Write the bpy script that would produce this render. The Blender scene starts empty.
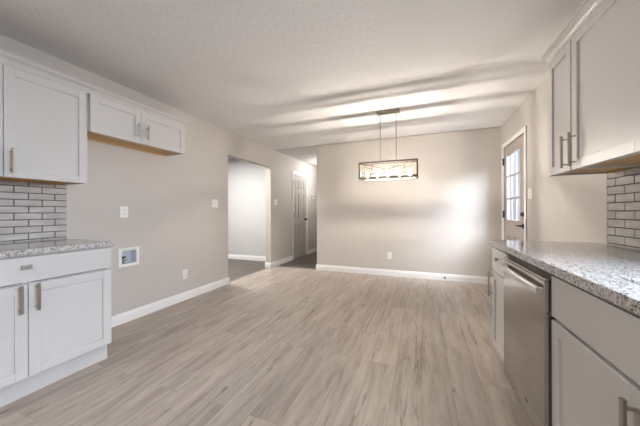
import bpy, bmesh, math, random
from mathutils import Vector, Matrix
random.seed(7)
S = bpy.context.scene
COL = S.collection

# ------------------------------------------------------------------ room sizes (metres)
XL, XR = -2.863, 1.138          # left and right wall faces
YB, YK = 4.776, -2.6            # far dining wall face, wall behind the camera
XB = -1.922                     # left end of the dining wall (hall begins)
H = 2.44
WT = 0.115                      # partition thickness
HALL_END = 8.6

# ------------------------------------------------------------------ camera
cam_d = bpy.data.cameras.new('camera')
cam = bpy.data.objects.new('camera', cam_d)
COL.objects.link(cam)
cam_d.sensor_width = 36.0
cam_d.lens = 261.83 / 640 * 36
cam_d.shift_y = -0.0014
cam_d.clip_start = 0.02
th, roll = 0.3704, -0.0035
R_ = Vector((math.cos(th), math.sin(th), 0)); F_ = Vector((-math.sin(th), math.cos(th), 0)); Z_ = Vector((0, 0, 1))
rt = (R_ + roll * Z_).normalized(); up = (Z_ - roll * R_).normalized()
M = Matrix((rt, up, -F_)).transposed().to_4x4()
M.translation = Vector((0, 0, 1.1314))
cam.matrix_world = M
S.camera = cam

# ------------------------------------------------------------------ world, lights, exposure
S.view_settings.view_transform = 'Standard'
S.view_settings.look = 'None'
S.view_settings.gamma = 1.0
S.view_settings.use_curve_mapping = False
S.view_settings.exposure = 0.36

w = bpy.data.worlds.new('sky'); S.world = w; w.use_nodes = True
nt = w.node_tree; nt.nodes.clear()
tc = nt.nodes.new('ShaderNodeTexCoord'); sx = nt.nodes.new('ShaderNodeSeparateXYZ')
rp = nt.nodes.new('ShaderNodeValToRGB'); bg = nt.nodes.new('ShaderNodeBackground'); ow = nt.nodes.new('ShaderNodeOutputWorld')
nt.links.new(tc.outputs['Generated'], sx.inputs[0]); nt.links.new(sx.outputs['Z'], rp.inputs['Fac'])
rp.color_ramp.elements[0].position = 0.0; rp.color_ramp.elements[0].color = (0.62, 0.72, 0.86, 1)
rp.color_ramp.elements[1].position = 0.55; rp.color_ramp.elements[1].color = (0.40, 0.56, 0.86, 1)
nt.links.new(rp.outputs['Color'], bg.inputs['Color']); bg.inputs['Strength'].default_value = 0.95
nt.links.new(bg.outputs[0], ow.inputs['Surface'])


def lamp(name, kind, loc, energy, color, size=0.1, size_y=None, aim=None, spread=None):
    d = bpy.data.lights.new(name, kind); d.energy = energy; d.color = color
    if kind == 'AREA':
        d.shape = 'RECTANGLE'; d.size = size; d.size_y = size_y or size
        if spread: d.spread = math.radians(spread)
    elif kind == 'POINT':
        d.shadow_soft_size = size
    o = bpy.data.objects.new(name, d); COL.objects.link(o); o.location = loc
    if aim is not None:
        o.rotation_euler = (Vector(aim) - Vector(loc)).to_track_quat('-Z', 'Y').to_euler()
    return o


# daylight from the bright sky patch outside the glazed entry door
lamp('entry_daylight', 'AREA', (2.74, 2.76, 3.25), 600, (0.88, 0.94, 1.0), 1.9, 1.9, (1.138, 4.2, 1.48))
# daylight through the kitchen window over the sink (beyond the right edge of the frame)
lamp('sink_daylight', 'AREA', (1.75, 0.92, 1.75), 52, (0.78, 0.88, 1.0), 1.1, 1.0, (-0.9, 0.95, 0.3), 115)
# unseen fill added in the kitchen behind the camera; side room and hall ceiling lights
lamp('kitchen_fill', 'AREA', (-0.85, -1.5, 2.40), 34, (1.0, 0.98, 0.97), 1.3, 0.7, (-0.85, -1.5, 0))
lamp('room_light', 'AREA', (-3.85, 3.7, 2.40), 70, (1.0, 0.98, 0.96), 0.8, 0.8, (-3.85, 3.7, 0))
lamp('hall_light', 'POINT', (-2.20, 6.40, 2.20), 22, (1.0, 0.97, 0.93), 0.10)
BULB_STRENGTH = 2050.0

# ------------------------------------------------------------------ material helpers
def mat(name, color=(0.8, 0.8, 0.8), rough=0.5, metal=0.0, spec=0.5, emit=None, estr=0.0, coat=0.0):
    m = bpy.data.materials.new(name); m.use_nodes = True
    b = m.node_tree.nodes['Principled BSDF']
    b.inputs['Base Color'].default_value = (*color, 1)
    b.inputs['Roughness'].default_value = rough
    b.inputs['Metallic'].default_value = metal
    b.inputs['Specular IOR Level'].default_value = spec
    b.inputs['Coat Weight'].default_value = coat
    if emit:
        b.inputs['Emission Color'].default_value = (*emit, 1); b.inputs['Emission Strength'].default_value = estr
    return m


class N:
    """tiny node helper"""
    def __init__(s, m):
        s.t = m.node_tree; s.b = s.t.nodes['Principled BSDF']
        s.co = s.t.nodes.new('ShaderNodeTexCoord').outputs['Object']
    def n(s, typ, ins=None, **props):
        x = s.t.nodes.new(typ)
        for k, v in props.items(): setattr(x, k, v)
        for k, v in (ins or {}).items():
            if hasattr(v, 'node'): s.t.links.new(v, x.inputs[k])
            else: x.inputs[k].default_value = v
        return x
    def link(s, o, i): s.t.links.new(o, s.b.inputs[i])
    def mapping(s, scale, loc=(0, 0, 0), src=None):
        return s.n('ShaderNodeMapping', {'Vector': src or s.co, 'Scale': scale, 'Location': loc}).outputs[0]
    def noise(s, vec, scale, detail=3.0, rough=0.5):
        return s.n('ShaderNodeTexNoise', {'Vector': vec, 'Scale': scale, 'Detail': detail, 'Roughness': rough}).outputs['Fac']
    def ramp(s, fac, stops, interp='LINEAR'):
        r = s.n('ShaderNodeValToRGB', {'Fac': fac}); cr = r.color_ramp; cr.interpolation = interp
        while len(cr.elements) < len(stops): cr.elements.new(0.5)
        for e, (p, c) in zip(cr.elements, stops):
            e.position = p; e.color = (*c, 1) if len(c) == 3 else c
        return r.outputs['Color']
    def mix(s, fac, a, b, blend='MIX'):
        x = s.n('ShaderNodeMix', data_type='RGBA', blend_type=blend)
        for i, v in ((0, fac), (6, a), (7, b)):
            if hasattr(v, 'node'): s.t.links.new(v, x.inputs[i])
            else: x.inputs[i].default_value = v if i == 0 else (*v, 1) if len(v) == 3 else v
        return x.outputs[2]
    def bump(s, h, strength=0.1, dist=0.01):
        b = s.n('ShaderNodeBump', {'Height': h, 'Strength': strength, 'Distance': dist}); s.link(b.outputs[0], 'Normal')


def paint(name, color, rough=0.6, bump=0.06, scale=90):
    m = mat(name, color, rough, spec=0.35); k = N(m)
    k.bump(k.noise(k.co, scale, 4), bump, 0.004)
    v = k.noise(k.co, 1.3, 2)
    lo = tuple(c * 0.97 for c in color); hi = tuple(min(1, c * 1.02) for c in color)
    k.link(k.ramp(v, [(0.3, lo), (0.7, hi)]), 'Base Color')
    return m


def plank_mat(name, tones, along='Y', rough=0.42, wdt=0.18, ln=1.22):
    m = mat(name, (0.5, 0.45, 0.4), rough, spec=0.4); k = N(m)
    sp = k.n('ShaderNodeSeparateXYZ', {'Vector': k.co})
    a, b = ('Y', 'X') if along == 'Y' else ('X', 'Y')
    cb = k.n('ShaderNodeCombineXYZ', {'X': sp.outputs[a], 'Y': sp.outputs[b]}).outputs[0]
    br = k.n('ShaderNodeTexBrick', {'Vector': cb, 'Color1': (0, 0, 0, 1), 'Color2': (1, 1, 1, 1), 'Mortar': (0.5, 0.5, 0.5, 1), 'Scale': 1.0,
             'Mortar Size': 0.0011, 'Mortar Smooth': 0.2, 'Bias': 0.0, 'Brick Width': ln, 'Row Height': wdt}, offset=0.37, offset_frequency=2)
    rnd = br.outputs['Color']
    # grain coordinates, shifted per plank
    off = k.n('ShaderNodeVectorMath', {0: rnd, 1: (7.3, 3.1, 5.7)}, operation='MULTIPLY').outputs[0]
    gv = k.n('ShaderNodeVectorMath', {0: cb, 1: off}, operation='ADD').outputs[0]
    g1 = k.n('ShaderNodeTexNoise', {'Vector': k.mapping((0.9, 6.5, 1.0), src=gv), 'Scale': 2.2, 'Detail': 8.0, 'Roughness': 0.66, 'Distortion': 0.5}).outputs['Fac']
    g2 = k.noise(k.mapping((2.2, 70.0, 1.0), src=gv), 2.0, 5, 0.65)
    g3 = k.noise(k.mapping((0.55, 5.0, 1.0), src=gv), 2.4, 3, 0.5)
    base = k.ramp(g1, [(0.32, tones[0]), (0.44, tones[1]), (0.55, tones[2]), (0.68, tones[3])])
    fine = k.ramp(g2, [(0.30, (0.84, 0.82, 0.80)), (0.50, (1, 1, 1))])
    c = k.mix(0.8, base, fine, 'MULTIPLY')
    tint = k.ramp(rnd, [(0.0, (0.90, 0.90, 0.91)), (0.5, (0.97, 0.97, 0.97)), (1.0, (1.05, 1.04, 1.03))])
    c = k.mix(1.0, c, tint, 'MULTIPLY')
    # sparse dark cracks that run with the grain
    wv = k.noise(k.mapping((0.55, 9.0, 1.0), src=gv), 1.3, 4, 0.55)
    crack = k.ramp(wv, [(0.486, (1, 1, 1)), (0.499, (0.40, 0.35, 0.31)), (0.501, (0.40, 0.35, 0.31)), (0.516, (1, 1, 1))])
    gate = k.ramp(g3, [(0.50, (0, 0, 0)), (0.58, (1, 1, 1))])
    gate_f = k.n('ShaderNodeRGBToBW', {'Color': gate}).outputs[0]
    c = k.mix(gate_f, c, k.mix(0.85, c, crack, 'MULTIPLY'))
    c = k.mix(br.outputs['Fac'], c, tuple(t * 0.72 for t in tones[0]))
    k.link(c, 'Base Color')
    hgt = k.n('ShaderNodeMath', {0: g2, 1: br.outputs['Fac']}, operation='SUBTRACT').outputs[0]
    k.bump(hgt, 0.12, 0.003)
    rr = k.n('ShaderNodeMapRange', {'Value': g1, 'To Min': rough - 0.08, 'To Max': rough + 0.1}).outputs[0]
    k.link(rr, 'Roughness')
    return m


def granite_mat():
    m = mat('granite', (0.6, 0.6, 0.6), 0.07, spec=0.5); k = N(m)
    n1 = k.noise(k.co, 55, 4, 0.6); n2 = k.noise(k.mapping((1, 1, 1), (3, 7, 1)), 120, 3, 0.6)
    v = k.n('ShaderNodeTexVoronoi', {'Vector': k.co, 'Scale': 210.0, 'Randomness': 1.0})
    v2 = k.n('ShaderNodeTexVoronoi', {'Vector': k.mapping((1, 1, 1), (2, 5, 3)), 'Scale': 120.0})
    bw = k.n('ShaderNodeRGBToBW', {'Color': v.outputs['Color']}).outputs[0]
    bw2 = k.n('ShaderNodeRGBToBW', {'Color': v2.outputs['Color']}).outputs[0]
    c = k.ramp(bw, [(0.0, (0.06, 0.057, 0.056)), (0.23, (0.22, 0.21, 0.20)), (0.34, (0.41, 0.395, 0.38)), (0.62, (0.57, 0.56, 0.55)), (0.9, (0.68, 0.68, 0.68))])
    tan = k.ramp(n1, [(0.45, (1, 1, 1)), (0.62, (0.80, 0.72, 0.65))])
    c = k.mix(0.8, c, tan, 'MULTIPLY')
    dk = k.ramp(bw2, [(0.14, (0.10, 0.09, 0.09)), (0.20, (1, 1, 1))])
    dkn = k.ramp(n2, [(0.45, (0, 0, 0)), (0.55, (1, 1, 1))])
    c = k.mix(k.n('ShaderNodeRGBToBW', {'Color': dkn}).outputs[0], c, k.mix(1.0, c, dk, 'MULTIPLY'))
    k.link(c, 'Base Color')
    return m


def steel_mat(name, color=(0.56, 0.55, 0.54), rough=0.26, stretch=(1, 1, 1)):
    m = mat(name, color, rough, 1.0); k = N(m)
    g = k.noise(k.mapping(stretch), 6.0, 4)
    k.link(k.n('ShaderNodeMapRange', {'Value': g, 'To Min': rough - 0.05, 'To Max': rough + 0.08}).outputs[0], 'Roughness')
    k.bump(g, 0.006, 0.001)
    return m


def wood_mat(name, a, b):
    m = mat(name, a, 0.5, spec=0.3); k = N(m)
    g = k.noise(k.mapping((14, 1.2, 14)), 3.0, 5, 0.6)
    k.link(k.ramp(g, [(0.3, a), (0.7, b)]), 'Base Color'); k.bump(g, 0.05, 0.002)
    return m


WALL = paint('greige_wall_paint', (0.565, 0.53, 0.495))
WALL2 = paint('pale_wall_paint', (0.62, 0.61, 0.60))
CEIL = mat('ceiling_paint', (0.80, 0.79, 0.785), 0.85, spec=0.2)
_k = N(CEIL); _k.bump(_k.noise(_k.mapping((1, 1, 1)), 28, 5, 0.6), 0.35, 0.012)
TRIM = paint('white_trim_paint', (0.86, 0.85, 0.84), 0.35, 0.01)
CAB = paint('white_cabinet_paint', (0.60, 0.583, 0.565), 0.38, 0.01)
CABIN = mat('cabinet_dark_gap', (0.10, 0.095, 0.09), 0.7)
PLY = wood_mat('raw_cabinet_wood', (0.50, 0.30, 0.12), (0.68, 0.44, 0.20))
FLOOR = plank_mat('light_oak_planks', [(0.30, 0.248, 0.203), (0.385, 0.327, 0.277), (0.443, 0.385, 0.333), (0.51, 0.452, 0.40)])
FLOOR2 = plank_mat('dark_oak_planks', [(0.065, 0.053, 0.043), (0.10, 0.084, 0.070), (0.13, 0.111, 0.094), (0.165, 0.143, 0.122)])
GRAN = granite_mat()
STEEL = steel_mat('stainless_steel', (0.46, 0.445, 0.43), 0.11, (60, 60, 1))
STEELH = steel_mat('satin_steel', (0.74, 0.72, 0.70), 0.34, (1, 40, 40))
SINKST = steel_mat('sink_steel', (0.62, 0.62, 0.63), 0.22, (1, 40, 1))
NICKEL = steel_mat('brushed_nickel', (0.45, 0.415, 0.37), 0.33, (30, 30, 30))
LAMPM = steel_mat('brushed_grey_metal', (0.40, 0.36, 0.31), 0.45, (20, 20, 20))
FRAMEM = mat('dark_weathered_frame', (0.085, 0.070, 0.056), 0.55, 0.0, 0.25)
BLACK = mat('black_metal', (0.022, 0.02, 0.02), 0.4, 0.3)
BLACKP = mat('black_plastic', (0.03, 0.03, 0.032), 0.45)
PLATE = mat('white_plastic', (0.83, 0.82, 0.80), 0.35)
SLOT = mat('slot_dark', (0.12, 0.11, 0.10), 0.6)
BOXIN = mat('outlet_box_plastic', (0.66, 0.70, 0.76), 0.4)
BRASS = mat('valve_brass', (0.42, 0.36, 0.25), 0.35, 1.0)
DOORP = paint('grey_door_paint', (0.50, 0.465, 0.445), 0.42, 0.01)
ENTRYP = paint('taupe_door_paint', (0.40, 0.345, 0.315), 0.45, 0.01)
JAMB = paint('grey_jamb_paint', (0.17, 0.175, 0.19), 0.5, 0.01)
TILE = mat('pale_grey_tile', (0.58, 0.56, 0.55), 0.22); _k = N(TILE)
_k.link(_k.ramp(_k.noise(_k.mapping((1, 4, 14)), 1.6, 3), [(0.3, (0.42, 0.40, 0.39)), (0.7, (0.57, 0.55, 0.535))]), 'Base Color')
GROUT = paint('dark_grey_grout', (0.115, 0.105, 0.10), 0.8, 0.1, 200)
FILA = mat('lit_filament', (1, 0.9, 0.75), 0.2, emit=(1.0, 0.91, 0.81), estr=BULB_STRENGTH)
BULB = bpy.data.materials.new('clear_bulb_glass'); BULB.use_nodes = True
_t = BULB.node_tree; _t.nodes.clear()
_o = _t.nodes.new('ShaderNodeOutputMaterial'); _m = _t.nodes.new('ShaderNodeMixShader'); _m2 = _t.nodes.new('ShaderNodeAddShader')
_a = _t.nodes.new('ShaderNodeBsdfTransparent'); _b = _t.nodes.new('ShaderNodeBsdfGlossy'); _e = _t.nodes.new('ShaderNodeEmission')
_b.inputs['Roughness'].default_value = 0.05; _m.inputs[0].default_value = 0.06
_e.inputs['Color'].default_value = (1.0, 0.86, 0.66, 1); _e.inputs['Strength'].default_value = 1.0
_t.links.new(_a.outputs[0], _m.inputs[1]); _t.links.new(_b.outputs[0], _m.inputs[2]); _t.links.new(_m.outputs[0], _m2.inputs[0]); _t.links.new(_e.outputs[0], _m2.inputs[1]); _t.links.new(_m2.outputs[0], _o.inputs['Surface'])
BULBBASE = mat('candle_sleeve', (0.25, 0.22, 0.19), 0.5, 0.6)
STRIP = mat('threshold_strip', (0.30, 0.27, 0.24), 0.4, 0.4)
OUTG = paint('pale_concrete', (0.50, 0.50, 0.50), 0.8, 0.1, 30)
FENCE = paint('pale_painted_boards', (0.62, 0.66, 0.72), 0.7, 0.02)
GLASS = bpy.data.materials.new('clear_pane'); GLASS.use_nodes = True
_t = GLASS.node_tree; _t.nodes.clear()
_o = _t.nodes.new('ShaderNodeOutputMaterial'); _m = _t.nodes.new('ShaderNodeMixShader')
_a = _t.nodes.new('ShaderNodeBsdfTransparent'); _b = _t.nodes.new('ShaderNodeBsdfGlossy'); _f = _t.nodes.new('ShaderNodeMath'); _lw = _t.nodes.new('ShaderNodeLayerWeight'); _lw.inputs['Blend'].default_value = 0.5
_f.operation = 'POWER'; _f.inputs[1].default_value = 4.0; _t.links.new(_lw.outputs['Facing'], _f.inputs[0])
_b.inputs['Roughness'].default_value = 0.02
_a.inputs['Color'].default_value = (0.95, 0.97, 1.0, 1)
_t.links.new(_f.outputs[0], _m.inputs[0]); _t.links.new(_a.outputs[0], _m.inputs[1]); _t.links.new(_b.outputs[0], _m.inputs[2]); _t.links.new(_m.outputs[0], _o.inputs[0])

# ------------------------------------------------------------------ mesh helpers (all in world coordinates)
class MB:
    def __init__(s): s.bm = bmesh.new(); s.mats = []
    def mi(s, m):
        if m not in s.mats: s.mats.append(m)
        return s.mats.index(m)
    def _merge(s, b2, m):
        i = s.mi(m)
        for f in b2.faces: f.material_index = i
        me = bpy.data.meshes.new('tmp'); b2.to_mesh(me); b2.free()
        s.bm.from_mesh(me); bpy.data.meshes.remove(me)
    def box(s, m, x0, x1, y0, y1, z0, z1, bev=0.0, seg=2):
        b = bmesh.new(); bmesh.ops.create_cube(b, size=1)
        x0, x1 = min(x0, x1), max(x0, x1); y0, y1 = min(y0, y1), max(y0, y1); z0, z1 = min(z0, z1), max(z0, z1)
        for v in b.verts:
            v.co = Vector((x0 + (v.co.x + .5) * (x1 - x0), y0 + (v.co.y + .5) * (y1 - y0), z0 + (v.co.z + .5) * (z1 - z0)))
        if bev > 0:
            bev = min(bev, 0.45 * min(x1 - x0, y1 - y0, z1 - z0))
            bmesh.ops.bevel(b, geom=b.edges[:], offset=bev, segments=seg, affect='EDGES', profile=0.6)
        s._merge(b, m); return s
    def cyl(s, m, p, q, r, r2=None, n=20, bev=0.0):
        p, q = Vector(p), Vector(q); d = q - p
        b = bmesh.new()
        bmesh.ops.create_cone(b, cap_ends=True, segments=n, radius1=r, radius2=r if r2 is None else r2, depth=d.length)
        if bev:
            ed = [e for e in b.edges if len(e.link_faces) == 2 and any(len(f.verts) > 4 for f in e.link_faces)]
            bmesh.ops.bevel(b, geom=ed, offset=bev, segments=2, affect='EDGES')
        rot = Vector((0, 0, 1)).rotation_difference(d).to_matrix().to_4x4()
        bmesh.ops.transform(b, matrix=Matrix.Translation((p + q) / 2) @ rot, verts=b.verts)
        s._merge(b, m); return s
    def bar(s, m, p, q, wa, wb, axis_hint=(0, 0, 1), bev=0.0):
        """square bar from p to q"""
        p, q = Vector(p), Vector(q); d = (q - p); L = d.length; d.normalize()
        a = d.cross(Vector(axis_hint)).normalized(); c = a.cross(d)
        b = bmesh.new(); bmesh.ops.create_cube(b, size=1)
        for v in b.verts: v.co = Vector((v.co.x * wa, v.co.y * wb, v.co.z * L))
        if bev: bmesh.ops.bevel(b, geom=b.edges[:], offset=bev, segments=1, affect='EDGES')
        mt = Matrix((a, c, d)).transposed().to_4x4(); mt.translation = (p + q) / 2
        bmesh.ops.transform(b, matrix=mt, verts=b.verts)
        s._merge(b, m); return s
    def lathe(s, m, c, prof, n=24, axis='Z'):
        b = bmesh.new(); rings = []
        for r, h in prof:
            ring = []
            for i in range(n):
                a = 2 * math.pi * i / n; x, y = r * math.cos(a), r * math.sin(a)
                co = (x, y, h) if axis == 'Z' else (h, x, y) if axis == 'X' else (x, h, y)
                ring.append(b.verts.new(Vector(c) + Vector(co)))
            rings.append(ring)
        for r0, r1 in zip(rings, rings[1:]):
            for i in range(n): b.faces.new((r0[i], r0[(i + 1) % n], r1[(i + 1) % n], r1[i]))
        b.faces.new(rings[0]); b.faces.new(rings[-1])
        bmesh.ops.recalc_face_normals(b, faces=b.faces)
        s._merge(b, m); return s
    def prism(s, m, prof, p, axis, length):
        """profile (list of 2D points) swept along an axis. axis 'Y': prof=(x,z); axis 'X': prof=(y,z)"""
        b = bmesh.new()
        def P(a, z, t): return (a, t, z) if axis == 'Y' else (t, a, z)
        r0 = [b.verts.new(P(a, z, p)) for a, z in prof]; r1 = [b.verts.new(P(a, z, p + length)) for a, z in prof]
        k = len(prof)
        for i in range(k): b.faces.new((r0[i], r0[(i + 1) % k], r1[(i + 1) % k], r1[i]))
        b.faces.new(r0); b.faces.new(r1[::-1]); bmesh.ops.recalc_face_normals(b, faces=b.faces)
        s._merge(b, m); return s
    def slab(s, m, axis, a0, a1, us, vs, solid):
        """slab between a0..a1 on axis with holes: grid us x vs, solid(i,j) tells which cells are filled"""
        b = bmesh.new(); cache = {}
        def V(u, v, a):
            co = {'X': (a, u, v), 'Y': (u, a, v), 'Z': (u, v, a)}[axis]
            key = tuple(round(c, 5) for c in co)
            if key not in cache: cache[key] = b.verts.new(co)
            return cache[key]
        nu, nv = len(us) - 1, len(vs) - 1
        sol = lambda i, j: 0 <= i < nu and 0 <= j < nv and solid(i, j)
        for i in range(nu):
            for j in range(nv):
                if not sol(i, j): continue
                u0, u1, v0, v1 = us[i], us[i + 1], vs[j], vs[j + 1]
                for a in (a0, a1): b.faces.new((V(u0, v0, a), V(u1, v0, a), V(u1, v1, a), V(u0, v1, a)))
                if not sol(i - 1, j): b.faces.new((V(u0, v0, a0), V(u0, v1, a0), V(u0, v1, a1), V(u0, v0, a1)))
                if not sol(i + 1, j): b.faces.new((V(u1, v0, a0), V(u1, v1, a0), V(u1, v1, a1), V(u1, v0, a1)))
                if not sol(i, j - 1): b.faces.new((V(u0, v0, a0), V(u1, v0, a0), V(u1, v0, a1), V(u0, v0, a1)))
                if not sol(i, j + 1): b.faces.new((V(u0, v1, a0), V(u1, v1, a0), V(u1, v1, a1), V(u0, v1, a1)))
        bmesh.ops.recalc_face_normals(b, faces=b.faces)
        s._merge(b, m); return s
    def obj(s, name, parent=None, smooth=False):
        off = Vector((0, 0, 0)); q = parent
        while q is not None: off += q.location; q = q.parent
        me = bpy.data.meshes.new(name)
        bmesh.ops.translate(s.bm, vec=-off, verts=s.bm.verts)
        s.bm.to_mesh(me); s.bm.free()
        for m in s.mats: me.materials.append(m)
        if smooth:
            for p in me.polygons: p.use_smooth = True
        o = bpy.data.objects.new(name, me); COL.objects.link(o)
        if parent: o.parent = parent
        return o


def holes(m, axis, a0, a1, u0, u1, v0, v1, hs):
    """slab with rectangular holes hs = [(u0,u1,v0,v1)]"""
    us = sorted({u0, u1, *[h[0] for h in hs], *[h[1] for h in hs]}); vs = sorted({v0, v1, *[h[2] for h in hs], *[h[3] for h in hs]})
    us = [u for u in us if u0 <= u <= u1]; vs = [v for v in vs if v0 <= v <= v1]
    def solid(i, j):
        cu, cv = (us[i] + us[i + 1]) / 2, (vs[j] + vs[j + 1]) / 2
        return not any(h[0] < cu < h[1] and h[2] < cv < h[3] for h in hs)
    return MB().slab(m, axis, a0, a1, us, vs, solid)


def tag(o, label, cat, group=None, kind=None):
    o['label'] = label; o['category'] = cat
    if group: o['group'] = group
    if kind: o['kind'] = kind
    return o


def thing(name, label, cat, loc, group=None, kind=None):
    o = bpy.data.objects.new(name, None); COL.objects.link(o)
    o.location = loc; o.empty_display_size = 0.1
    return tag(o, label, cat, group, kind)


def struct(o, label, cat): return tag(o, label, cat, kind='structure')

# ------------------------------------------------------------------ shell
OP = (3.345, 4.600, 0.0, 2.055)            # cased-free opening to the side room
HD = (5.600, 6.370, 0.0, 2.065)            # hall door hole
BX = (1.752, 1.912, 0.598, 0.742)          # recessed outlet box hole
ED = (3.745, 4.605, -0.2, 2.075)           # entry door hole
SW = (0.45, 1.35, 1.08, 2.05)              # window over the sink, out of frame
struct(MB().box(FLOOR, XL - 0.05, XR, YK, YB + 0.02, -0.1, 0).obj('floor'), 'light grey-brown oak plank floor of the dining area and kitchen', 'floor')
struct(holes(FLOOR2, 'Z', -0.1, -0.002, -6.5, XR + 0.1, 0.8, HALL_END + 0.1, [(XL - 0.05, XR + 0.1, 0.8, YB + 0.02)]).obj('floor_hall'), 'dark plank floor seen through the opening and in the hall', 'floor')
struct(MB().box(CEIL, XL - WT, XR + 0.15, YK - 0.1, YB, H, H + 0.1).obj('ceiling'), 'textured off-white ceiling over the dining area', 'ceiling')
struct(MB().box(WALL2, XL - WT, XR + 0.15, YB, HALL_END + 0.1, H - 0.006, H + 0.1).obj('ceiling_hall'), 'smooth pale ceiling of the small hall', 'ceiling')
struct(MB().box(WALL2, -6.6, XL - WT, 0.8, HALL_END + 0.1, H, H + 0.1).obj('ceiling_room'), 'ceiling of the side room beyond the opening', 'ceiling')
struct(holes(WALL, 'X', XL - WT, XL, YK - 0.1, HALL_END, 0, H, [OP, HD, BX]).obj('wall_left'), 'long greige wall on the left with an opening and a hall door', 'wall')
struct(MB().box(WALL, XB, XR + 0.15, YB, YB + WT, 0, H).obj('wall_back'), 'greige dining wall behind the hanging chandelier', 'wall')
struct(holes(WALL, 'X', XR, XR + 0.15, YK - 0.1, YB, 0, H, [ED, SW]).obj('wall_right'), 'greige wall on the right with the glazed entry door', 'wall')
struct(MB().box(WALL, XL, XR, YK - 0.1, YK, 0, H).obj('wall_behind'), 'greige kitchen wall behind the viewpoint', 'wall')
struct(MB().box(WALL, XB, XB + WT, YB + WT, HALL_END, 0, H).obj('wall_hall'), 'right hand wall of the small hall', 'wall')
struct(MB().box(WALL, XL, XB, HALL_END - 0.1, HALL_END, 0, H).obj('wall_hall_end'), 'end wall of the small hall', 'wall')
struct(MB().box(WALL2, -6.5, XL - WT, 5.18, 5.28, 0, H).obj('wall_room_back'), 'pale wall of the side room seen through the opening', 'wall')
struct(MB().box(WALL2, -6.6, -6.5, 0.8, 5.28, 0, H).obj('wall_room_left'), 'far left wall of the side room', 'wall')
struct(MB().box(WALL2, -6.5, XL - WT, 0.8, 0.9, 0, H).obj('wall_room_front'), 'near wall of the side room', 'wall')

# baseboards (profile: distance from wall, height)
BH, BT = 0.105, 0.016
def prof(s, d0):
    return [(d0, 0), (d0 + s * BT, 0), (d0 + s * BT, BH - 0.03), (d0 + s * (BT - 0.005), BH - 0.022), (d0 + s * (BT - 0.006), BH - 0.008), (d0 + s * 0.004, BH), (d0, BH)]
def sboard(name, mb, label): struct(mb.obj(name), label, 'baseboard')
sboard('baseboard_left', MB().prism(TRIM, prof(1, XL), 1.335, 'Y', OP[0] - 1.335 + BT).prism(TRIM, prof(1, OP[0]), XL - WT - BT, 'X', WT + 2 * BT),
       'white baseboard along the left wall from the base cabinet to the opening')
sboard('baseboard_pier', MB().prism(TRIM, prof(1, XL), OP[1] - BT, 'Y', 5.535 - OP[1] + BT).prism(TRIM, prof(-1, OP[1]), XL - WT - BT, 'X', WT + 2 * BT),
       'white baseboard around the wall pier between the opening and the hall door')
sboard('baseboard_hall', MB().prism(TRIM, prof(1, XL), 6.435, 'Y', HALL_END - 0.1 - 6.435), 'white baseboard in the hall beyond the six-panel door')
sboard('baseboard_back', MB().prism(TRIM, prof(-1, YB), XB, 'X', XR - XB).prism(TRIM, prof(-1, XB), YB - BT, 'Y', 1.5), 'white baseboard along the dining wall under the chandelier')
sboard('baseboard_room', MB().prism(TRIM, prof(-1, 5.18), -6.5, 'X', 6.5 + XL - WT), 'white baseboard in the side room seen through the opening')
sboard('baseboard_right', MB().prism(TRIM, prof(-1, XR), 4.68, 'Y', YB - 4.68 - BT).prism(TRIM, prof(-1, XR), 2.385, 'Y', 3.69 - 2.385), 'white baseboard along the right wall beside the entry door')
struct(MB().box(STRIP, XL, XB, YB + 0.0, YB + 0.035, -0.002, 0.006, 0.003).obj('trim_1'), 'thin strip where the light planks meet the dark hall floor', 'trim')
struct(MB().box(STRIP, XL - 0.07, XL - 0.035, OP[0] + BT, OP[1] - BT, -0.002, 0.006, 0.003).obj('trim_2'), 'thin strip where the light planks meet the side room floor', 'trim')

# ------------------------------------------------------------------ doors
def casing(mb, m, xw, sgn, y0, y1, ztop, wd=0.06, th_=0.011, zbot=0.0):
    for a, b in ((y0 - wd, y0), (y1, y1 + wd)):
        mb.box(m, xw, xw + sgn * th_, a, b, zbot, ztop, 0.004)
        mb.box(m, xw, xw + sgn * (th_ + 0.004), a if a < y0 else b - 0.016, a + 0.016 if a < y0 else b, zbot, ztop + wd, 0.004)
    mb.box(m, xw, xw + sgn * th_, y0 - wd, y1 + wd, ztop, ztop + wd, 0.004)
    mb.box(m, xw, xw + sgn * (th_ + 0.004), y0 - wd, y1 + wd, ztop + wd - 0.016, ztop + wd, 0.004)


d2 = thing('door_2', 'closed grey six-panel door in the hall with white casing and dark knob', 'door', (XL, 5.985, 0), kind='structure')
# slab faces +X at XL-0.012
mb = MB(); y0, y1, zt = 5.618, 6.352, 2.05; xf, xb = XL - 0.012, XL - 0.047
mid = (y0 + y1) / 2
cols = [(y0 + 0.105, mid - 0.05), (mid + 0.05, y1 - 0.105)]
rows = [(0.22, 0.83), (0.99, 1.60), (1.70, 1.93)]
hs = [(a, b, c, d) for a, b in cols for c, d in rows]
us = sorted({y0, y1, *[v for c in cols for v in c]}); vs = sorted({0.012, zt, *[v for c in rows for v in c]})
mb.slab(DOORP, 'X', xb, xf, us, vs, lambda i, j: not any(h[0] < (us[i] + us[i + 1]) / 2 < h[1] and h[2] < (vs[j] + vs[j + 1]) / 2 < h[3] for h in hs))
for a, b, c, d in hs:
    mb.box(DOORP, xb + 0.004, xf - 0.014, a, b, c, d)
    mb.box(DOORP, xb + 0.01, xf - 0.004, a + 0.028, b - 0.028, c + 0.028, d - 0.028, 0.008, 1)
mb.obj('door_slab', d2)
mb = MB(); casing(mb, TRIM, XL, 1, HD[0] + 0.004, HD[1] - 0.004, HD[3] - 0.004)
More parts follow.
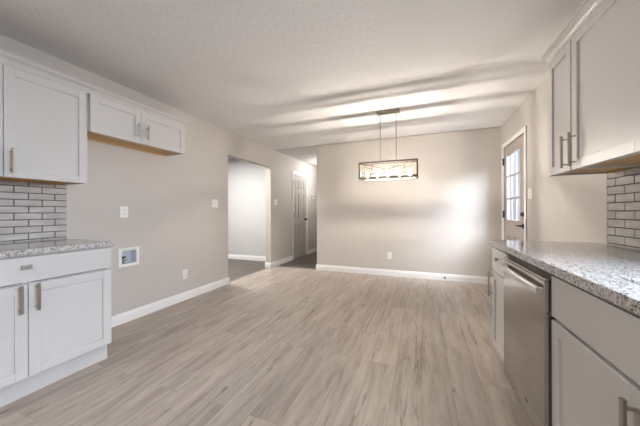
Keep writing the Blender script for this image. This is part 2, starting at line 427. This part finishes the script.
mb.box(TRIM, XL - WT, XL, HD[0], HD[0] + 0.014, 0, HD[3] - 0.014); mb.box(TRIM, XL - WT, XL, HD[1] - 0.014, HD[1], 0, HD[3] - 0.014); mb.box(TRIM, XL - WT, XL, HD[0], HD[1], HD[3] - 0.014, HD[3])
mb.obj('door_casing', d2)
for z in (0.22, 1.05, 1.86):
    MB().box(BLACK, XL - 0.014, XL + 0.006, 5.606, 5.624, z - 0.045, z + 0.045, 0.002).cyl(BLACK, (XL + 0.006, 5.615, z - 0.047), (XL + 0.006, 5.615, z + 0.047), 0.006, n=10).obj('hinge', d2)
MB().lathe(BLACK, (XL - 0.012, 6.285, 0.945), [(0.030, 0), (0.030, 0.006), (0.012, 0.010), (0.011, 0.03), (0.026, 0.038), (0.030, 0.052), (0.024, 0.064), (0.004, 0.068)], axis='X').obj('door_knob', d2, True)

d1 = thing('door_1', 'taupe entry door with nine glass panes, white casing and black hinges', 'door', (XR, 4.2, 0), kind='structure')
y0, y1, zt = 3.765, 4.585, 2.055; xf, xb = XR + 0.002, XR + 0.042
gl = (3.90, 4.475, 1.00, 1.935)
low = [(3.90, 4.15, 0.20, 0.80), (4.225, 4.475, 0.20, 0.80)]
hs = [gl] + low
us = sorted({y0, y1, *[v for c in hs for v in c[:2]]}); vs = sorted({0.012, zt, *[v for c in hs for v in c[2:]]})
mb = MB(); mb.slab(ENTRYP, 'X', xf, xb, us, vs, lambda i, j: not any(h[0] < (us[i] + us[i + 1]) / 2 < h[1] and h[2] < (vs[j] + vs[j + 1]) / 2 < h[3] for h in hs))
for a, b, c, d in low:
    mb.box(ENTRYP, xf + 0.014, xb - 0.004, a, b, c, d); mb.box(ENTRYP, xf + 0.004, xb - 0.01, a + 0.03, b - 0.03, c + 0.03, d - 0.03, 0.008, 1)
mb.obj('door_slab', d1)
MB().box(GLASS, xf + 0.008, xf + 0.012, *gl).obj('glass_pane', d1)
mb = MB(); a, b, c, d = gl
for q in ((a - 0.012, a + 0.014, c - 0.012, d + 0.012), (b - 0.014, b + 0.012, c - 0.012, d + 0.012), (a, b, c - 0.012, c + 0.014), (a, b, d - 0.014, d + 0.012)):
    mb.box(ENTRYP, xf - 0.005, xf + 0.016, *q, 0.003)
for i in (1, 2):
    yy = a + (b - a) * i / 3; zz = c + (d - c) * i / 3
    mb.box(ENTRYP, xf + 0.001, xf + 0.016, yy - 0.009, yy + 0.009, c, d, 0.003); mb.box(ENTRYP, xf + 0.001, xf + 0.016, a, b, zz - 0.009, zz + 0.009, 0.003)
mb.obj('glazing_bars', d1)
mb = MB(); casing(mb, TRIM, XR, -1, ED[0] + 0.008, ED[1] - 0.008, ED[3] - 0.008)
mb.box(JAMB, XR, XR + 0.15, ED[0], ED[0] + 0.016, 0, ED[3] - 0.016); mb.box(JAMB, XR, XR + 0.15, ED[1] - 0.016, ED[1], 0, ED[3] - 0.016); mb.box(JAMB, XR, XR + 0.15, ED[0], ED[1], ED[3] - 0.016, ED[3])
mb.obj('door_casing', d1)
MB().box(STRIP, XR - 0.01, XR + 0.15, ED[0] + 0.016, ED[1] - 0.016, -0.05, 0.011).obj('threshold', d1)
for z in (0.25, 1.09, 1.86):
    MB().box(BLACK, XR - 0.012, XR + 0.024, 4.580, 4.606, z - 0.05, z + 0.05, 0.002).cyl(BLACK, (XR - 0.012, 4.592, z - 0.052), (XR - 0.012, 4.592, z + 0.052), 0.008, n=10).obj('hinge', d1)
mb = MB(); mb.lathe(BLACK, (xf, 3.828, 0.955), [(0.032, 0), (0.032, -0.007), (0.012, -0.012), (0.011, -0.034)], axis='X')
mb.box(BLACK, xf - 0.05, xf - 0.034, 3.818, 3.935, 0.945, 0.966, 0.006); mb.obj('lever_handle', d1, False)
MB().lathe(BLACK, (xf, 3.828, 1.095), [(0.030, 0), (0.030, -0.008), (0.022, -0.016), (0.003, -0.018)], axis='X').box(BLACK, xf - 0.03, xf - 0.016, 3.824, 3.832, 1.08, 1.11, 0.002).obj('deadbolt', d1)

# window over the sink (outside the frame, brings in daylight)
w1 = thing('window_1', 'white window over the kitchen sink, beyond the right edge of the view', 'window', (XR, 0.9, 1.08), kind='structure')
mb = MB()
a, b, c, d = SW
for q in ((a, a + 0.05, c, d), (b - 0.05, b, c, d), (a, b, c, c + 0.05), (a, b, d - 0.05, d), (a, b, (c + d) / 2 - 0.02, (c + d) / 2 + 0.02)):
    mb.box(TRIM, XR + 0.06, XR + 0.11, *q, 0.004)
mb.obj('window_frame', w1)
MB().box(GLASS, XR + 0.082, XR + 0.086, a + 0.05, b - 0.05, c + 0.05, d - 0.05).obj('window_pane', w1)

# outside
struct(MB().box(OUTG, XR + 0.15, 14, -8, 16, -0.35, -0.2).obj('ground'), 'pale concrete ground outside the entry door', 'ground')

# ------------------------------------------------------------------ cabinets: everything faces +X (s=1, left run) or -X (s=-1, right run)
def shaker(mb, m, xf, s, y0, y1, z0, z1, st=0.055, t=0.019):
    xb = xf - s * t; g = 0.0015; y0 += g; y1 -= g; z0 += g; z1 -= g
    bv = 0.0016
    mb.box(m, xb, xf, y0, y0 + st, z0, z1, bv, 1); mb.box(m, xb, xf, y1 - st, y1, z0, z1, bv, 1)
    mb.box(m, xb, xf, y0 + st, y1 - st, z0, z0 + st, bv, 1); mb.box(m, xb, xf, y0 + st, y1 - st, z1 - st, z1, bv, 1)
    mb.box(m, xb + s * 0.002, xf - s * 0.010, y0 + st - 0.004, y1 - st + 0.004, z0 + st - 0.004, z1 - st + 0.004)
    return mb
def slabfront(mb, m, xf, s, y0, y1, z0, z1, t=0.019):
    return mb.box(m, xf - s * t, xf, y0 + .0015, y1 - .0015, z0 + .0015, z1 - .0015, 0.002, 2)
def pull(name, parent, xf, s, y, z0, z1):
    mb = MB(); x = xf + s * 0.030
    mb.cyl(NICKEL, (x, y, z0), (x, y, z1), 0.0074, n=14, bev=0.001)
    for z in (z0 + 0.022, z1 - 0.022): mb.cyl(NICKEL, (xf, y, z), (x, y, z), 0.0048, n=12)
    return mb.obj(name, parent)
def knob(parent, xf, s, y, z, hw=0.022):
    mb = MB()
    mb.cyl(NICKEL, (xf, y, z), (xf + s * 0.017, y, z), 0.0065, n=14)
    mb.box(NICKEL, xf + s * 0.014, xf + s * 0.027, y - hw, y + hw, z - 0.0125, z + 0.0125, 0.004, 3)
    return mb.obj('knob', parent)

def wall_cabinet(name, label, group, s, xw, dep, y0, y1, z0, z1, doors, hz):
    """doors: list of (y0, y1, handle_y)"""
    xc = xw + s * (dep - 0.021); xf = xw + s * dep
    t = thing(name, label, 'cabinet', (xw + s * 0.0, (y0 + y1) / 2, z0), group)
    mb = MB()
    mb.box(CAB, xw + s * 0.001, xc, y0, y0 + 0.016, z0, z1 + 0.02, 0.001, 1); mb.box(CAB, xw + s * 0.001, xc, y1 - 0.016, y1, z0, z1 + 0.02, 0.001, 1)
    mb.box(CAB, xw + s * 0.001, xc, y0 + 0.016, y1 - 0.016, z1, z1 + 0.02)
    mb.box(CAB, xw + s * 0.001, xw + s * 0.010, y0 + 0.016, y1 - 0.016, z0 + 0.03, z1)
    mb.obj('body', t)
    mb = MB(); mb.box(CAB, xc - s * 0.001, xc + s * 0.0012, y0, y1, z1 - 0.03, z1 + 0.02)
    mb.box(CAB, xc - s * 0.019, xc + s * 0.0012, y0, y0 + 0.03, z0, z1); mb.box(CAB, xc - s * 0.019, xc + s * 0.0012, y1 - 0.03, y1, z0, z1)
    mb.box(CAB, xc - s * 0.019, xc + s * 0.0012, y0 + 0.03, y1 - 0.03, z0, z0 + 0.035)
    mb.obj('face_frame', t)
    b = MB(); b.box(PLY, xw + s * 0.010, xc - s * 0.019, y0 + 0.016, y1 - 0.016, z0 + 0.012, z0 + 0.027)
    b.box(PLY, xw + s * 0.002, xw + s * 0.020, y0 + 0.016, y1 - 0.016, z0 + 0.001, z0 + 0.012)
    b.obj('bottom_panel', t)['label'] = 'raw honey coloured wood underside'
    for a, c, hy in doors:
        o = shaker(MB(), CAB, xf, s, a, c, z0 - 0.004, z1 - 0.004).obj('door', t)
        if hy is not None: pull('handle', o, xf, s, hy, hz[0], hz[1])
    return t

LU = 0.33
wall_cabinet('wall_cabinet', 'large white two-door wall cabinet above the left granite counter', 'white wall cabinets', 1, XL, LU, 0.385, 1.310, 1.372, 2.108,
             [(0.393, 0.842, 0.808), (0.842, 1.302, 0.876)], (1.395, 1.560))
wall_cabinet('wall_cabinet', 'short white cabinet with two small doors above the empty refrigerator space', 'white wall cabinets', 1, XL, LU, 1.312, 2.250, 1.805, 2.118,
             [(1.320, 1.742, 1.706), (1.742, 2.242, 1.797)], (1.850, 1.985))
RU = XR - 0.8205
wall_cabinet('wall_cabinet', 'narrow white one-door wall cabinet at the far end of the right run', 'white wall cabinets', -1, XR, RU, 1.972, 2.276, 1.376, 2.150,
             [(1.976, 2.270, 2.012)], (1.392, 1.585))
wall_cabinet('wall_cabinet', 'wide white one-door wall cabinet nearest the right edge of the view', 'white wall cabinets', -1, XR, RU, 1.420, 1.970, 1.376, 2.150,
             [(1.424, 1.967, 1.925)], (1.392, 1.585))

# crown mouldings on the cabinet tops
def crown_prof(xf, s, z):
    return [(xf - s * 0.03, z - 0.012), (xf + s * 0.003, z - 0.012), (xf + s * 0.006, z), (xf + s * 0.010, z + 0.002), (xf + s * 0.012, z + 0.012), (xf + s * 0.020, z + 0.022),
            (xf + s * 0.034, z + 0.030), (xf + s * 0.042, z + 0.036), (xf + s * 0.042, z + 0.044), (xf + s * 0.050, z + 0.046), (xf + s * 0.050, z + 0.056), (xf - s * 0.03, z + 0.056)]
def end_prof(y, sg, z):   # return along the end, profile over y
    return [(y - sg * 0.03, z - 0.012), (y + sg * 0.003, z - 0.012), (y + sg * 0.006, z), (y + sg * 0.010, z + 0.002), (y + sg * 0.012, z + 0.012), (y + sg * 0.020, z + 0.022),
            (y + sg * 0.034, z + 0.030), (y + sg * 0.042, z + 0.036), (y + sg * 0.042, z + 0.044), (y + sg * 0.050, z + 0.046), (y + sg * 0.050, z + 0.056), (y - sg * 0.03, z + 0.056)]
def crown(s, xw, dep, y0, y1, z, label):
    xf = xw + s * (dep - 0.018)
    mb = MB()
    # mitred front run: sweep with the far end cut at 45 degrees
    b = bmesh.new(); pr = crown_prof(xf, s, z)
    r0 = [b.verts.new((x, y0, zz)) for x, zz in pr]; r1 = [b.verts.new((x, y1 + (x - xf) * s, zz)) for x, zz in pr]
    r2 = [b.verts.new((xw + s * 0.001, y1 + (x - xf) * s, zz)) for x, zz in pr]
    k = len(pr)
    for a, c in ((r0, r1), (r1, r2)):
        for i in range(k): b.faces.new((a[i], a[(i + 1) % k], c[(i + 1) % k], c[i]))
    b.faces.new(r0); b.faces.new(r2[::-1]); bmesh.ops.recalc_face_normals(b, faces=b.faces)
    mb._merge(b, CAB)
    tag(mb.obj('crown_moulding'), label, 'moulding')
crown(1, XL, LU, 0.385, 2.250, 2.126, 'white crown moulding along the tops of the two left wall cabinets')
crown(-1, XR, RU, 1.420, 2.276, 2.163, 'white crown moulding along the tops of the right wall cabinets')

def base_cabinet(label, s, xw, xf, y0, y1, drawers, doors, hz, kick_in=0.075, kick_h=0.125, z1=0.874, openbox=False):
    xc = xf - s * 0.021
    t = thing('base_cabinet', label, 'cabinet', (xw, (y0 + y1) / 2, 0), 'white base cabinets')
    mb = MB()
    for a, b in ((y0, y0 + 0.016), (y1 - 0.016, y1)): mb.box(CAB, xw + s * 0.002, xc, a, b, kick_h, z1, 0.001, 1); mb.box(CAB, xw + s * 0.002, xc - s * (kick_in - 0.02), a, b, 0, kick_h)
    mb.box(CAB, xw + s * 0.002, xc, y0 + 0.016, y1 - 0.016, kick_h, kick_h + 0.016); mb.box(CAB, xw + s * 0.002, xw + s * 0.012, y0 + 0.016, y1 - 0.016, kick_h + 0.016, z1)
    mb.obj('body', t)
    MB().box(CAB, xc - s * (kick_in - 0.02), xc - s * (kick_in - 0.021 - 0.012), y0, y1, 0.001, kick_h).obj('toe_kick', t)
    mb = MB()
    ymids = sorted({a for a, b, h in doors if a > y0 + 0.05})
    for a, b in [(y0, y0 + 0.035), (y1 - 0.035, y1)] + [(y - 0.02, y + 0.02) for y in ymids]: mb.box(CAB, xc - s * 0.018, xc + s * 0.0012, a, b, kick_h, z1)
    for a, b in ((kick_h, kick_h + 0.03), (0.665, 0.705), (z1 - 0.03, z1)): mb.box(CAB, xc - s * 0.018, xc + s * 0.0010, y0, y1, a, b)
    mb.obj('face_frame', t)
    for a, b, z0_, z1_, ky in drawers:
        o = slabfront(MB(), CAB, xf, s, a, b, z0_, z1_).obj('drawer', t)
        if ky is not None: knob(o, xf, s, ky, (z0_ + z1_) / 2 + 0.02)
    for a, b, hy in doors:
        o = shaker(MB(), CAB, xf, s, a, b, kick_h + 0.010, 0.700 if s > 0 else 0.681).obj('door', t)
        if hy is not None: pull('handle', o, xf, s, hy, hz[0], hz[1])
    return t

LBF = XL + 0.638
base_cabinet('white base cabinet with one wide drawer under the left granite counter', 1, XL, LBF, 0.385, 1.300,
             [(0.389, 1.296, 0.712, 0.866, 0.828)], [(0.389, 0.839, 0.802), (0.839, 1.296, 0.876)], (0.535, 0.700))
RBF = 0.505
base_cabinet('narrow white base cabinet at the far end of the right counter beyond the dishwasher', -1, XR, RBF, 1.992, 2.366,
             [(1.996, 2.362, 0.690, 0.858, 2.18)], [(1.996, 2.362, 2.325)], (0.490, 0.672), kick_h=0.10)
base_cabinet('white sink base cabinet with two doors nearest the right edge of the view', -1, XR, RBF, 0.370, 1.376,
             [(0.374, 1.374, 0.693, 0.864, None)], [(0.374, 0.8725, 0.848), (0.8725, 1.374, 0.899)], (0.470, 0.654), kick_h=0.10)

# countertops
mb = MB().box(GRAN, XL + 0.001, XL + 0.652, 0.375, 1.306, 0.876, 0.914, 0.004, 3)
tag(mb.obj('countertop'), 'speckled grey granite countertop on the left base cabinet', 'countertop')
SK = (0.60, 1.02, 0.50, 1.145)
mb = holes(GRAN, 'Z', 0.876, 0.914, 0.4886, XR - 0.001, 0.36, 2.378, [SK])
o = mb.obj('countertop'); tag(o, 'long speckled grey granite countertop over the dishwasher on the right', 'countertop')
bv = o.modifiers.new('bevel', 'BEVEL'); bv.width = 0.004; bv.segments = 3; bv.limit_method = 'ANGLE'

sk = thing('sink', 'stainless steel undermount sink set into the right granite counter', 'sink', (0.81, 0.82, 0.66))
mb = MB(); a, b, c, d = SK; zf = 0.68; t_ = 0.004
mb.box(SINKST, a - 0.012, a, c - 0.012, d + 0.012, zf, 0.8755); mb.box(SINKST, b, b + 0.012, c - 0.012, d + 0.012, zf, 0.8755)
mb.box(SINKST, a, b, c - 0.012, c, zf, 0.8755); mb.box(SINKST, a, b, d, d + 0.012, zf, 0.8755); mb.box(SINKST, a - 0.012, b + 0.012, c - 0.012, d + 0.012, zf - t_, zf)
mb.obj('basin', sk)
MB().lathe(NICKEL, (0.81, 0.82, zf), [(0.045, 0), (0.045, 0.003), (0.03, 0.001), (0.004, 0.001)]).obj('drain', sk)

# ------------------------------------------------------------------ tiled backsplashes
def backsplash(s, xw, y0, y1, z0, z1, joint, label):
    t = tag(None or bpy.data.objects.new('backsplash', None), label, 'backsplash'); COL.objects.link(t); t.location = (xw, (y0 + y1) / 2, z0)
    MB().box(GROUT, xw + s * 0.0005, xw + s * 0.006, y0, y1, z0, z1).obj('grout', t)
    mb = MB(); P, RH, g = 0.157, 0.0517, 0.0032
    zb = 0.9255; k = -1
    while zb + RH * k < z1:
        za, zc = max(z0, zb + RH * k + g), min(z1, zb + RH * (k + 1) - g)
        if zc - za > 0.004:
            j0 = joint + (P / 2 if k % 2 else 0)
            n = math.floor((y0 - j0) / P); y = j0 + n * P
            while y < y1:
                a, b = max(y0 + 0.001, y + g), min(y1 - 0.001, y + P - g)
                if b - a > 0.006: mb.box(TILE, xw + s * 0.004, xw + s * 0.0105, a, b, za, zc, 0.0016, 1)
                y += P
        k += 1
    mb.obj('tiles', t)
    return t
backsplash(1, XL, 0.385, 1.314, 0.914, 1.372, 1.079, 'pale grey brick tile backsplash with dark grout above the left counter')
backsplash(-1, XR, 1.42, 2.279, 0.914, 1.376, 2.113, 'pale grey brick tile backsplash with dark grout above the right counter')

# ------------------------------------------------------------------ dishwasher
dw = thing('dishwasher', 'stainless steel dishwasher with bar handle under the right counter', 'appliance', (0.8, 1.685, 0))
y0, y1 = 1.384, 1.985; xf = 0.486
MB().box(BLACKP, xf + 0.03, 1.10, y0, y1, 0.09, 0.865).box(BLACKP, xf + 0.075, 1.08, y0 + 0.02, y1 - 0.02, 0.002, 0.09).obj('tub', dw)
MB().box(STEEL, xf, xf + 0.028, y0 + 0.003, y1 - 0.003, 0.105, 0.832, 0.005, 3).obj('door', dw)
MB().box(STEEL, xf + 0.004, xf + 0.03, y0 + 0.003, y1 - 0.003, 0.8325, 0.843, 0.003, 2).obj('control_strip', dw)
mb = MB()
b = bmesh.new()                                       # softly bowed flat bar
nseg = 14; ya, yb = y0 + 0.012, y1 - 0.03
rings = []
for i in range(nseg + 1):
    u = i / nseg; yy = ya + (yb - ya) * u; bow = 0.006 * (1 - (2 * u - 1) ** 2)
    xo = xf - 0.026 - bow
    rings.append([b.verts.new((xo + dx, yy, zz)) for dx, zz in ((0.003, 0.772), (0.012, 0.770), (0.014, 0.776), (0.014, 0.800), (0.012, 0.805), (0.003, 0.803), (0, 0.798), (0, 0.777))])
for r0, r1 in zip(rings, rings[1:]):
    for i in range(8): b.faces.new((r0[i], r0[(i + 1) % 8], r1[(i + 1) % 8], r1[i]))
b.faces.new(rings[0]); b.faces.new(rings[-1]); bmesh.ops.recalc_face_normals(b, faces=b.faces)
mb._merge(b, STEELH)
for yy in (ya, yb - 0.03): mb.box(STEELH, xf - 0.016, xf + 0.002, yy, yy + 0.03, 0.775, 0.800, 0.003)
mb.obj('handle', dw)
MB().cyl(BLACKP, (xf - 0.0015, 1.60, 0.185), (xf + 0.003, 1.60, 0.185), 0.011, n=24).cyl(NICKEL, (xf - 0.002, 1.60, 0.185), (xf, 1.60, 0.185), 0.0075, n=24).obj('badge', dw)['label'] = 'small round dark badge'
MB().box(BLACKP, xf + 0.055, xf + 0.075, y0 + 0.004, y1 - 0.004, 0.002, 0.098).obj('toe_panel', dw)

# ------------------------------------------------------------------ chandelier
CX, CY = -0.4025, 3.49
FX0, FX1, FY0, FY1, FZ0, FZ1 = -0.765, -0.040, 3.364, 3.616, 1.563, 1.775
ch = thing('chandelier', 'rectangular grey metal cage chandelier with five lit bulbs hanging from the ceiling', 'chandelier', (CX, CY, FZ0))
MB().box(LAMPM, CX - 0.145, CX + 0.145, CY - 0.055, CY + 0.055, H - 0.026, H - 0.0005, 0.006).obj('canopy', ch)
for sx_ in (-0.1, 0.1):
    x = CX + sx_
    mb = MB(); mb.cyl(LAMPM, (x, CY, H - 0.03), (x, CY, H - 0.045), 0.004, n=10)
    for i in range(4):                               # short chain of oval links below the canopy
        zc = H - 0.056 - i * 0.034; pts = []
        for j in range(16):
            a = 2 * math.pi * j / 16; u, v = 0.011 * math.cos(a), 0.022 * math.sin(a)
            pts.append(Vector((x + (u if i % 2 == 0 else 0), CY + (0 if i % 2 == 0 else u), zc + v)))
        for j in range(16): mb.cyl(LAMPM, pts[j], pts[(j + 1) % 16], 0.0028, n=6)
    mb.obj('chain', ch)
    MB().cyl(LAMPM, (x, CY, FZ1), (x, CY, H - 0.178), 0.0050, n=12).cyl(LAMPM, (x, CY, FZ1 - 0.001), (x, CY, FZ1 + 0.022), 0.009, n=12).obj('rod', ch)
t_ = 0.016
for z in (FZ0, FZ1 - t_ - 0.006):
    hh = t_ if z == FZ0 else t_ + 0.006
    mb = MB()
    for y in (FY0, FY1 - t_):
        if z == FZ0: mb.box(FRAMEM, FX0, FX1, y, y + t_, z, z + hh, 0.0015, 1)
        else:                                        # the top rails are pairs of slim bars with a slot between
            yo = y if y == FY0 else y + t_ - 0.046
            mb.box(FRAMEM, FX0, FX1, yo, yo + 0.014, z, z + hh, 0.0015, 1); mb.box(FRAMEM, FX0, FX1, yo + 0.034, yo + 0.046, z + 0.004, z + hh, 0.0015, 1)
    for x in (FX0, FX1 - t_): mb.box(FRAMEM, x, x + t_, FY0 + t_, FY1 - t_, z, z + hh, 0.0015, 1)
    mb.obj('rim', ch)
for x in (FX0, FX1 - t_):
    for y in (FY0, FY1 - t_):
        MB().box(FRAMEM, x, x + t_, y, y + t_, FZ0 + t_, FZ1 - t_ - 0.006, 0.0015, 1).obj('post', ch)
for y in (FY0 + t_ / 2, FY1 - t_ / 2):
    mb = MB()
    mb.bar(FRAMEM, (FX0 + t_, y, FZ0 + t_), (FX1 - t_, y, FZ1 - t_ - 0.006), 0.008, 0.009, (0, 1, 0))
    mb.bar(FRAMEM, (FX0 + t_, y, FZ1 - t_ - 0.006), (FX1 - t_, y, FZ0 + t_), 0.008, 0.009, (0, 1, 0))
    mb.obj('cross_brace', ch)
MB().box(FRAMEM, FX0 + t_, FX1 - t_, CY - 0.013, CY + 0.013, FZ1 - 0.020, FZ1 - 0.004, 0.002).obj('mounting_bar', ch)
ZR = 1.571
MB().box(FRAMEM, FX0 + t_, FX1 - t_, CY - 0.006, CY + 0.006, ZR - 0.006, ZR + 0.006, 0.002).obj('socket_rail', ch)
for dx in (-0.2025, 0.0675, 0.2025):
    MB().cyl(FRAMEM, (CX + dx, CY, ZR + 0.006), (CX + dx, CY, FZ1 - 0.020), 0.0042, n=10).obj('stem', ch)
for i in range(5):
    x = CX + (i - 2) * 0.135; zt = ZR + 0.006
    so = MB().cyl(BULBBASE, (x, CY, zt), (x, CY, zt + 0.016), 0.013, n=16, bev=0.002).obj('socket', ch)
    b_ = MB().lathe(BULB, (x, CY, zt + 0.0162), [(0.011, 0), (0.012, 0.008), (0.019, 0.020), (0.0255, 0.034), (0.0265, 0.044), (0.023, 0.058), (0.013, 0.070), (0.003, 0.074)], n=20)
    b_.lathe(FILA, (x, CY, zt + 0.044), [(0.002, -0.027), (0.0075, -0.021), (0.009, -0.006), (0.0075, 0.009), (0.002, 0.015)], n=12)
    b_.obj('bulb', so, True)['label'] = 'lit clear bulb glowing warm white'

# ------------------------------------------------------------------ wall plates
def plate(axis, wall, s, u, z, kind, label, group, wd=0.072, hh=0.116):
    """axis 'X': plate on a wall of constant x, u is y; axis 'Y': wall of constant y, u is x"""
    nm = 'wall_outlet' if kind == 'outlet' else 'light_switch' if kind == 'switch' else 'blank_plate'
    loc = (wall, u, z) if axis == 'X' else (u, wall, z)
    t = thing(nm, label, 'outlet' if kind == 'outlet' else 'switch' if kind == 'switch' else 'wall plate', loc, group)
    def bx(mb, m, d0, d1, u0, u1, z0, z1, bev=0.0):
        if axis == 'X': mb.box(m, wall + s * d0, wall + s * d1, u + u0, u + u1, z + z0, z + z1, bev)
        else: mb.box(m, u + u0, u + u1, wall + s * d0, wall + s * d1, z + z0, z + z1, bev)
        return mb
    bx(MB(), PLATE, 0.0002, 0.006, -wd / 2, wd / 2, -hh / 2, hh / 2, 0.002).obj('cover_plate', t)
    if kind == 'outlet':
        for zz in (-0.020, 0.020):
            o = bx(MB(), PLATE, 0.0055, 0.0075, -0.017, 0.017, zz - 0.014, zz + 0.014, 0.001)
            for uu in (-0.006, 0.006): bx(o, SLOT, 0.007, 0.0078, uu - 0.001, uu + 0.001, zz - 0.003, zz + 0.006)
            bx(o, SLOT, 0.007, 0.0078, -0.002, 0.002, zz - 0.010, zz - 0.006)
            o.obj('receptacle', t)
    elif kind == 'switch':
        bx(bx(MB(), PLATE, 0.0055, 0.007, -0.006, 0.006, -0.013, 0.013), PLATE, 0.006, 0.016, -0.004, 0.004, 0.0, 0.010, 0.001).obj('toggle', t)
    for zz in ((-0.042, 0.042) if kind != 'outlet' else (0,)): bx(MB(), PLATE, 0.0055, 0.0068, -0.003, 0.003, zz - 0.003, zz + 0.003, 0.001).obj('screw', t)
    return t
plate('X', XL, 1, 1.786, 1.140, 'outlet', 'white outlet at counter height above the recessed valve box on the left wall', 'outlets', 0.076, 0.118)
plate('X', XL, 1, 3.058, 1.264, 'switch', 'white light switch on the left wall just before the opening', 'switches', 0.12, 0.118)
plate('X', XL, 1, 2.526, 0.336, 'outlet', 'white outlet low on the left wall above the baseboard', 'outlets', 0.076, 0.118)
plate('X', XL, 1, 4.790, 1.342, 'switch', 'white light switch on the pier between the opening and the hall door', 'switches', 0.12, 0.120)
plate('Y', YB, -1, -0.533, 0.356, 'outlet', 'white outlet low on the dining wall under the chandelier', 'outlets', 0.076, 0.124)
plate('X', XR, -1, 3.592, 1.331, 'switch', 'white light switch on the right wall beside the entry door', 'switches', 0.118, 0.118)

# recessed box with a valve
rb = thing('outlet_box', 'white recessed water valve box in the left wall beside the base cabinet', 'valve box', (XL, 1.832, 0.575))
mb = MB(); y0, y1, z0, z1 = 1.727, 1.937, 0.574, 0.766
a, b, c, d = BX
for q in ((y0, a + 0.006, z0, z1), (b - 0.006, y1, z0, z1), (a + 0.006, b - 0.006, z0, c + 0.006), (a + 0.006, b - 0.006, d - 0.006, z1)): mb.box(PLATE, XL + 0.0003, XL + 0.008, *q, 0.002)
mb.obj('frame', rb)
mb = MB(); e = 0.002
mb.box(BOXIN, XL - 0.085, XL - 0.082, a + e, b - e, c + e, d - e)
mb.box(BOXIN, XL - 0.082, XL, a + e, a + e + 0.003, c + e, d - e); mb.box(BOXIN, XL - 0.082, XL, b - e - 0.003, b - e, c + e, d - e)
mb.box(BOXIN, XL - 0.082, XL, a + e + 0.003, b - e - 0.003, c + e, c + e + 0.003); mb.box(BOXIN, XL - 0.082, XL, a + e + 0.003, b - e - 0.003, d - e - 0.003, d - e)
mb.obj('recess', rb)
v = MB(); yv = a + 0.055
v.cyl(BRASS, (XL - 0.042, yv, c + 0.005), (XL - 0.042, yv, c + 0.060), 0.011, n=14).cyl(BRASS, (XL - 0.042, yv, c + 0.035), (XL - 0.042, yv + 0.035, c + 0.035), 0.008, n=12)
vo = v.obj('valve', rb)
MB().box(BLACKP, XL - 0.056, XL - 0.028, yv - 0.020, yv + 0.020, c + 0.061, c + 0.077, 0.006).obj('valve_handle', vo)

th_ = thing('thermostat', 'small white thermostat on the hall wall beyond the six-panel door', 'thermostat', (XL, 6.757, 1.555))
MB().box(PLATE, XL + 0.0003, XL + 0.024, 6.69, 6.83, 1.50, 1.61, 0.006).obj('housing', th_)
MB().box(SLOT, XL + 0.0235, XL + 0.0248, 6.715, 6.785, 1.55, 1.59, 0.0005).obj('display', th_)

ds = thing('door_stop', 'small dark spring door stop on the baseboard of the dining wall', 'door stop', (0.351, YB - BT, 0.05))
MB().cyl(BLACK, (0.351, YB - BT, 0.05), (0.351, YB - BT - 0.006, 0.05), 0.013, n=16).cyl(BLACK, (0.351, YB - BT - 0.006, 0.05), (0.351, YB - BT - 0.062, 0.05), 0.0085, n=12).obj('spring', ds)
MB().cyl(BLACKP, (0.351, YB - BT - 0.062, 0.05), (0.351, YB - BT - 0.078, 0.05), 0.009, n=14, bev=0.002).obj('tip', ds)
